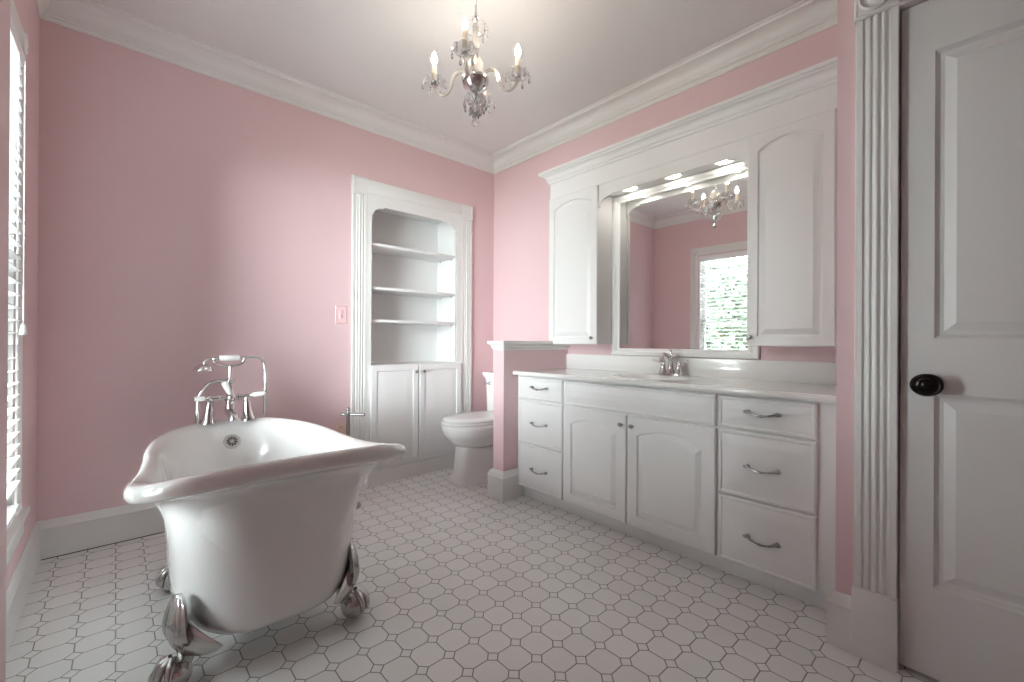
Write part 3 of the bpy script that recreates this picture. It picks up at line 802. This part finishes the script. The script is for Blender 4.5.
b = MB(); b.tube(crom([q_(-.07, .872), q_(-.1, .872), q_(-.141, .866), q_(-.18, .832), q_(-.202, .775), q_(-.207, .66), q_(-.2, .56, .09), q_(-.19, .45, .1)], 7), .0098, 10)
b.lathe([(.009, 0), (.012, .004), (.009, .008)], q_(-.115, .87), AV, 12); b.build('bent_pipe', M_CHROME, tf)

# ------------------------------------------------------------------ toilet paper stand
px_, py_ = 1.138, 2.86
tp = thing('toilet_paper_stand', 'freestanding chrome toilet paper stand in front of the bookcase casing', 'stand', (px_, py_, 0))
b = MB(); b.lathe([(.085, 0), (.085, .008), (.078, .014), (.03, .018), (.015, .026), (0, .027)], (px_, py_, 0), n=32); b.build('base', M_NICKEL, tp)
b = MB(); b.lathe([(.0115, .02), (.0115, .6), (.018, .604), (.018, .622), (.01, .627), (.009, .634), (.014, .64), (.0145, .648), (.008, .658), (0, .66)], (px_, py_, 0), n=16); b.build('post', M_NICKEL, tp)
b = MB(); d = V((.745, -.667, 0)); a = V((px_, py_, .612))
b.tube([a - d * .04, a, a + d * .105], [.008, .0085, .008], 12); b.ball(tuple(a - d * .042), .011, 12, 8); b.ball(tuple(a + d * .105), .011, 12, 8)
b.tube(crom([a + d * .1 + V((0, 0, -.0)), a + d * .1 + V((.02, .03, 0)), a + d * .03 + V((.028, .03, 0)), a - d * .035 + V((.02, .02, 0)), a - d * .04], 5), .005, 8)
b.build('roll_arm', M_NICKEL, tp)

# ------------------------------------------------------------------ switch and outlet
sw = thing('light_switch', 'pale pink wall plate with light switch beside the bookcase casing', 'switch', (1.212, YB, 1.29))
b = MB(); panel_front(b, FB, 1.17, 1.254, 1.225, 1.355, t=.007, fw=.006, groove=.001, slope=.004, lift=.0); b.build('wall_plate', M_PLATE, sw, smooth=25)
b = MB(); b.box(1.196, 1.228, YB - .010, YB - .006, 1.258, 1.322, .001); rk = b.build('rocker', M_PLATE, sw)
b = MB(); b.box(1.209, 1.217, YB - .016, YB - .009, 1.27, 1.284, .001); b.build('toggle', M_NICKEL, rk)
ou = thing('wall_outlet', 'ivory electrical outlet low on the pink wall behind the tub rim', 'outlet', (1.214, YB, .44))
b = MB(); panel_front(b, FB, 1.172, 1.256, .385, .502, t=.007, fw=.006, groove=.001, slope=.004, lift=.0); b.build('wall_plate', M_IVORY, ou, smooth=25)
for z in (.415, .468):
    b = MB(); b.lathe([(.02, 0), (.02, .003), (.018, .004), (0, .004)], (1.214, YB - .006, z), (0, -1, 0), 20); s_ = b.build('socket', M_IVORY, ou)
    b = MB()
    for x in (1.207, 1.221): b.box(x - .0015, x + .0015, YB - .0108, YB - .0098, z - .004, z + .008)
    b.build('slots', M_DARK, s_, smooth=0)

# ------------------------------------------------------------------ chandelier
hx, hy, hz = 1.286, 1.687, 2.335
ch = thing('chandelier', 'four-arm crystal candle chandelier hanging from the ceiling', 'chandelier', (hx, hy, ZC))
O = V((hx, hy, 0))
b = MB(); b.lathe([(.0, 0), (.06, 0), (.062, -.006), (.05, -.02), (.02, -.032), (.008, -.04), (0, -.041)], (hx, hy, ZC - .0005), n=28); b.build('ceiling_canopy', M_CHROME, ch)
b = MB(); z = ZC - .04; i = 0
while z > 2.695:
    r_ = .009; pts = []
    for k in range(15):
        a = 2 * PI * k / 14; lx, lz = r_ * .62 * math.cos(a), r_ * 1.25 * math.sin(a)
        pts.append((hx + (lx if i % 2 else 0), hy + (0 if i % 2 else lx), z - r_ + lz))
    b.tube(pts, .0019, 6); z -= .0175; i += 1
b.build('chain', M_CHROME, ch)
b = MB(); b.lathe([(.004, 2.70), (.008, 2.694), (.006, 2.685), (.016, 2.676), (.018, 2.668), (.01, 2.66), (.006, 2.65)], (hx, hy, 0), n=20); b.build('stem_cap', M_CHROME, ch)
b = MB(); b.lathe([(.004, 2.52), (.011, 2.512), (.022, 2.508), (.022, 2.502), (.012, 2.498), (.004, 2.49)], (hx, hy, 0), n=20); b.build('collar', M_CHROME, ch)
b = MB(); b.lathe([(.012, 2.392), (.04, 2.39), (.062, 2.385), (.067, 2.376), (.066, 2.362), (.058, 2.34), (.042, 2.322), (.024, 2.312), (.016, 2.304), (.02, 2.296), (.014, 2.286), (.006, 2.272)], (hx, hy, 0), n=32); b.build('hub_bowl', M_CHROME, ch)
b = MB(); b.lathe([(.006, 2.655), (.012, 2.648), (.017, 2.63), (.013, 2.60), (.019, 2.565), (.024, 2.54), (.016, 2.52), (.008, 2.513)], (hx, hy, 0), n=20); b.build('glass_stem', M_WARMGLASS, ch)
b = MB(); b.lathe([(.008, 2.5), (.02, 2.492), (.036, 2.468), (.041, 2.445), (.036, 2.42), (.02, 2.404), (.01, 2.392)], (hx, hy, 0), n=24); b.build('glass_vase', M_WARMGLASS, ch)
def drop(p, L_, w, parent, top_r=.004):
    b = MB()
    b.lathe([(.0005, 0), (top_r, -.004), (top_r, -.008), (.0008, -.012)], p, n=8)
    b.lathe([(.0006, -.012), (w * .55, -.012 - L_ * .25), (w, -.012 - L_ * .6), (w * .6, -.012 - L_ * .86), (.0006, -.012 - L_)], p, n=6)
    return b.build('crystal_drop', M_CRYSTAL, parent, smooth=0)
def dish(c, r_, zz, parent, name, mat):
    b = MB(); n = 32; loops = []
    for rr, h in ((.25, .0), (.6, .004), (.85, .012), (1., .026), (.97, .028), (.82, .0155), (.6, .008), (.25, .005)):
        loops.append([(c.x + r_ * rr * (1 + .04 * rr * math.cos(8 * a)) * math.cos(a), c.y + r_ * rr * (1 + .04 * rr * math.cos(8 * a)) * math.sin(a), zz + h * (1 + .12 * rr * math.cos(8 * a))) for a in [2 * PI * k / n for k in range(n)]])
    b.loft(loops, cap0=True, cap1=True)
    return b.build(name, mat, parent, smooth=40)
# upper canopy dish with drops
up = dish(O, .058, 2.602, ch, 'top_dish', M_CRYSTAL)
for k in range(8):
    a = 2 * PI * k / 8 + .2; drop((hx + .058 * math.cos(a), hy + .058 * math.sin(a), 2.63), .034, .007, up)
dn = dish(O, .05, 2.262, ch, 'bottom_dish', M_CRYSTAL)
for k in range(9):
    a = 2 * PI * k / 9; drop((hx + .053 * math.cos(a), hy + .053 * math.sin(a), 2.284), .05, .009, dn)
for k in range(6):
    a = 2 * PI * k / 6 + .3; drop((hx + .026 * math.cos(a), hy + .026 * math.sin(a), 2.262), .055, .009, dn)
b = MB(); b.lathe([(.004, 2.272), (.012, 2.25), (.02, 2.225), (.012, 2.205), (.004, 2.19), (.003, 2.186), (.012, 2.182), (.019, 2.17), (.02, 2.163), (.015, 2.151), (.004, 2.145)], (hx, hy, 0), n=10); b.build('bottom_finial', M_CRYSTAL, ch, smooth=0)
lat = V((.739, -.673, 0)); fw = V((.673, .739, 0))
RA = .208
a0 = math.radians(-8)
for k in range(4):
    a = a0 + k * PI / 2
    d = lat * math.cos(a) + fw * math.sin(a)
    P_ = lambda r_, z_: O + d * r_ + V((0, 0, z_))
    b = MB()
    pts = crom([P_(.035, 2.385), P_(.055, 2.412), P_(.085, 2.418), P_(.11, 2.395), P_(.122, 2.352), P_(.142, 2.318), P_(.172, 2.312), P_(.198, 2.332), P_(RA, 2.36)], 6)
    n_ = len(pts); b.tube(pts, [.0095 - .002 * i / n_ for i in range(n_)], 10)
    arm = b.build('arm', M_WARMGLASS, ch)
    c = P_(RA, 0)
    b = MB(); b.lathe([(.004, 2.352), (.014, 2.358), (.016, 2.366), (.012, 2.372), (.016, 2.378), (.014, 2.384)], c, n=16); b.build('candle_cup', M_CHROME, arm)
    ds = dish(c, .055, 2.362, arm, 'drip_dish', M_CRYSTAL)
    for j in range(6):
        aa = 2 * PI * j / 6 + .4 + k; drop((c.x + .056 * math.cos(aa), c.y + .056 * math.sin(aa), 2.386), .032, .0075, arm)
    b = MB(); b.lathe([(.0125, 2.38), (.0125, 2.462), (.010, 2.466), (.010, 2.47)], c, n=16); b.build('candle_sleeve', M_CANDLE, arm)
    b = MB(); b.lathe([(.006, 2.468), (.0105, 2.476), (.0135, 2.488), (.012, 2.502), (.0065, 2.518), (.002, 2.529), (.0005, 2.531)], c, n=16); b.build('bulb', M_BULB, arm)

# ------------------------------------------------------------------ outside: ground paled to bounce daylight in, trees seen through the window
g_ = struct(MB().box(-16, XL - T - .02, -8, 14, -.5, -.42).build('ground', M_BOUNCE, smooth=0))
def tree(x, y, h, r_, n, label, sq=1.):
    t = thing('tree', label, 'tree', (x, y, -.42), 'trees outside the window')
    b = MB(); b.tube(crom([(x, y, -.42), (x + .05, y, h * .3), (x - .04, y + .05, h * .6), (x, y, h * .85)], 4), [.11 - .006 * i for i in range(13)], 8)
    for k in range(6):
        a = 2 * PI * k / 6; b.tube([(x, y, h * .35 + .1 * k), (x + r_ * .6 * math.cos(a), y + r_ * .6 * math.sin(a), h * .5 + .1 * k)], [.04, .01], 6)
    b.build('trunk', M_BARK, t)
    b = MB()
    for i in range(n):
        while True:
            p_ = V((random.uniform(-1, 1), random.uniform(-1, 1), random.uniform(-1, 1)))
            if .35 < p_.length < 1: break
        c = V((x, y, h * .52)) + V((p_.x * r_, p_.y * r_, p_.z * h * .5 * sq))
        s_ = random.uniform(.06, .12); d1 = V((random.uniform(-1, 1), random.uniform(-1, 1), random.uniform(-1, 1))).normalized(); d2 = d1.cross(V((random.random(), .3, random.random()))).normalized()
        vs = [b.b.verts.new(c + q) for q in (d1 * s_, d2 * s_ * .5, -d1 * s_, -d2 * s_ * .5)]
        b.face(vs)
    b.build('foliage', M_LEAF, t, smooth=0)
tree(-3.6, 3.5, 2.7, .72, 3600, 'leafy green tree just outside the window, seen low in the mirrored pane')
tree(-5.8, 5.2, 5.0, 1.0, 4200, 'tallest green tree outside the window, at the left of the mirrored pane')
tree(-6.6, 2.6, 3.4, 1.0, 2400, 'green tree farthest outside the window, behind the nearer tree')

# ------------------------------------------------------------------ light, world, camera
w = bpy.data.worlds.new('sky'); bpy.context.scene.world = w; w.use_nodes = True
bg = w.node_tree.nodes['Background']; bg.inputs[0].default_value = (.89, .98, .995, 1); bg.inputs[1].default_value = 43.0
po = bpy.data.lights.new('window_daylight', 'AREA'); po.shape = 'RECTANGLE'; po.size = (WZ1 - WZ0); po.size_y = (WY1 - WY0); po.cycles.is_portal = True
ob = bpy.data.objects.new('window_daylight', po); C.objects.link(ob); ob.location = (XL - T - .01, (WY0 + WY1) / 2, (WZ0 + WZ1) / 2)
ob.rotation_euler = (0, -PI / 2, 0)

# everything to metres
done = set()
for o in bpy.data.objects:
    o.location = o.location * S
    if o.type == 'MESH' and o.data.name not in done:
        o.data.transform(Matrix.Scale(S, 4)); done.add(o.data.name)
    if o.type == 'LIGHT': o.data.size *= S; o.data.size_y *= S

cam = bpy.data.cameras.new('camera'); co = bpy.data.objects.new('camera', cam); C.objects.link(co)
cam.sensor_width = 36; cam.sensor_fit = 'HORIZONTAL'; cam.lens = 434.27 / 1024 * 36; cam.clip_start = .01
yaw, pit, rol = math.radians(42.3225), math.radians(.09245), math.radians(.30693)
F = V((math.sin(yaw) * math.cos(pit), math.cos(yaw) * math.cos(pit), math.sin(pit))); R = V((math.cos(yaw), -math.sin(yaw), 0)); U = R.cross(F)
R2 = R * math.cos(rol) + U * math.sin(rol); U2 = -R * math.sin(rol) + U * math.cos(rol)
mw = Matrix((R2, U2, -F)).transposed().to_4x4(); mw.translation = V((0, 0, 1.1)) * S
co.matrix_world = mw
sc = bpy.context.scene; sc.camera = co
sc.view_settings.view_transform = 'Standard'; sc.view_settings.look = 'None'; sc.view_settings.gamma = 1
sc.view_settings.use_curve_mapping = False; sc.view_settings.exposure = 0.68
sc.cycles.max_bounces = 14; sc.cycles.diffuse_bounces = 8; sc.cycles.glossy_bounces = 6; sc.cycles.transmission_bounces = 10; sc.cycles.transparent_max_bounces = 16
sc.cycles.sample_clamp_indirect = 6; sc.cycles.caustics_refractive = False; sc.cycles.caustics_reflective = False
sc.cycles.use_denoising = True
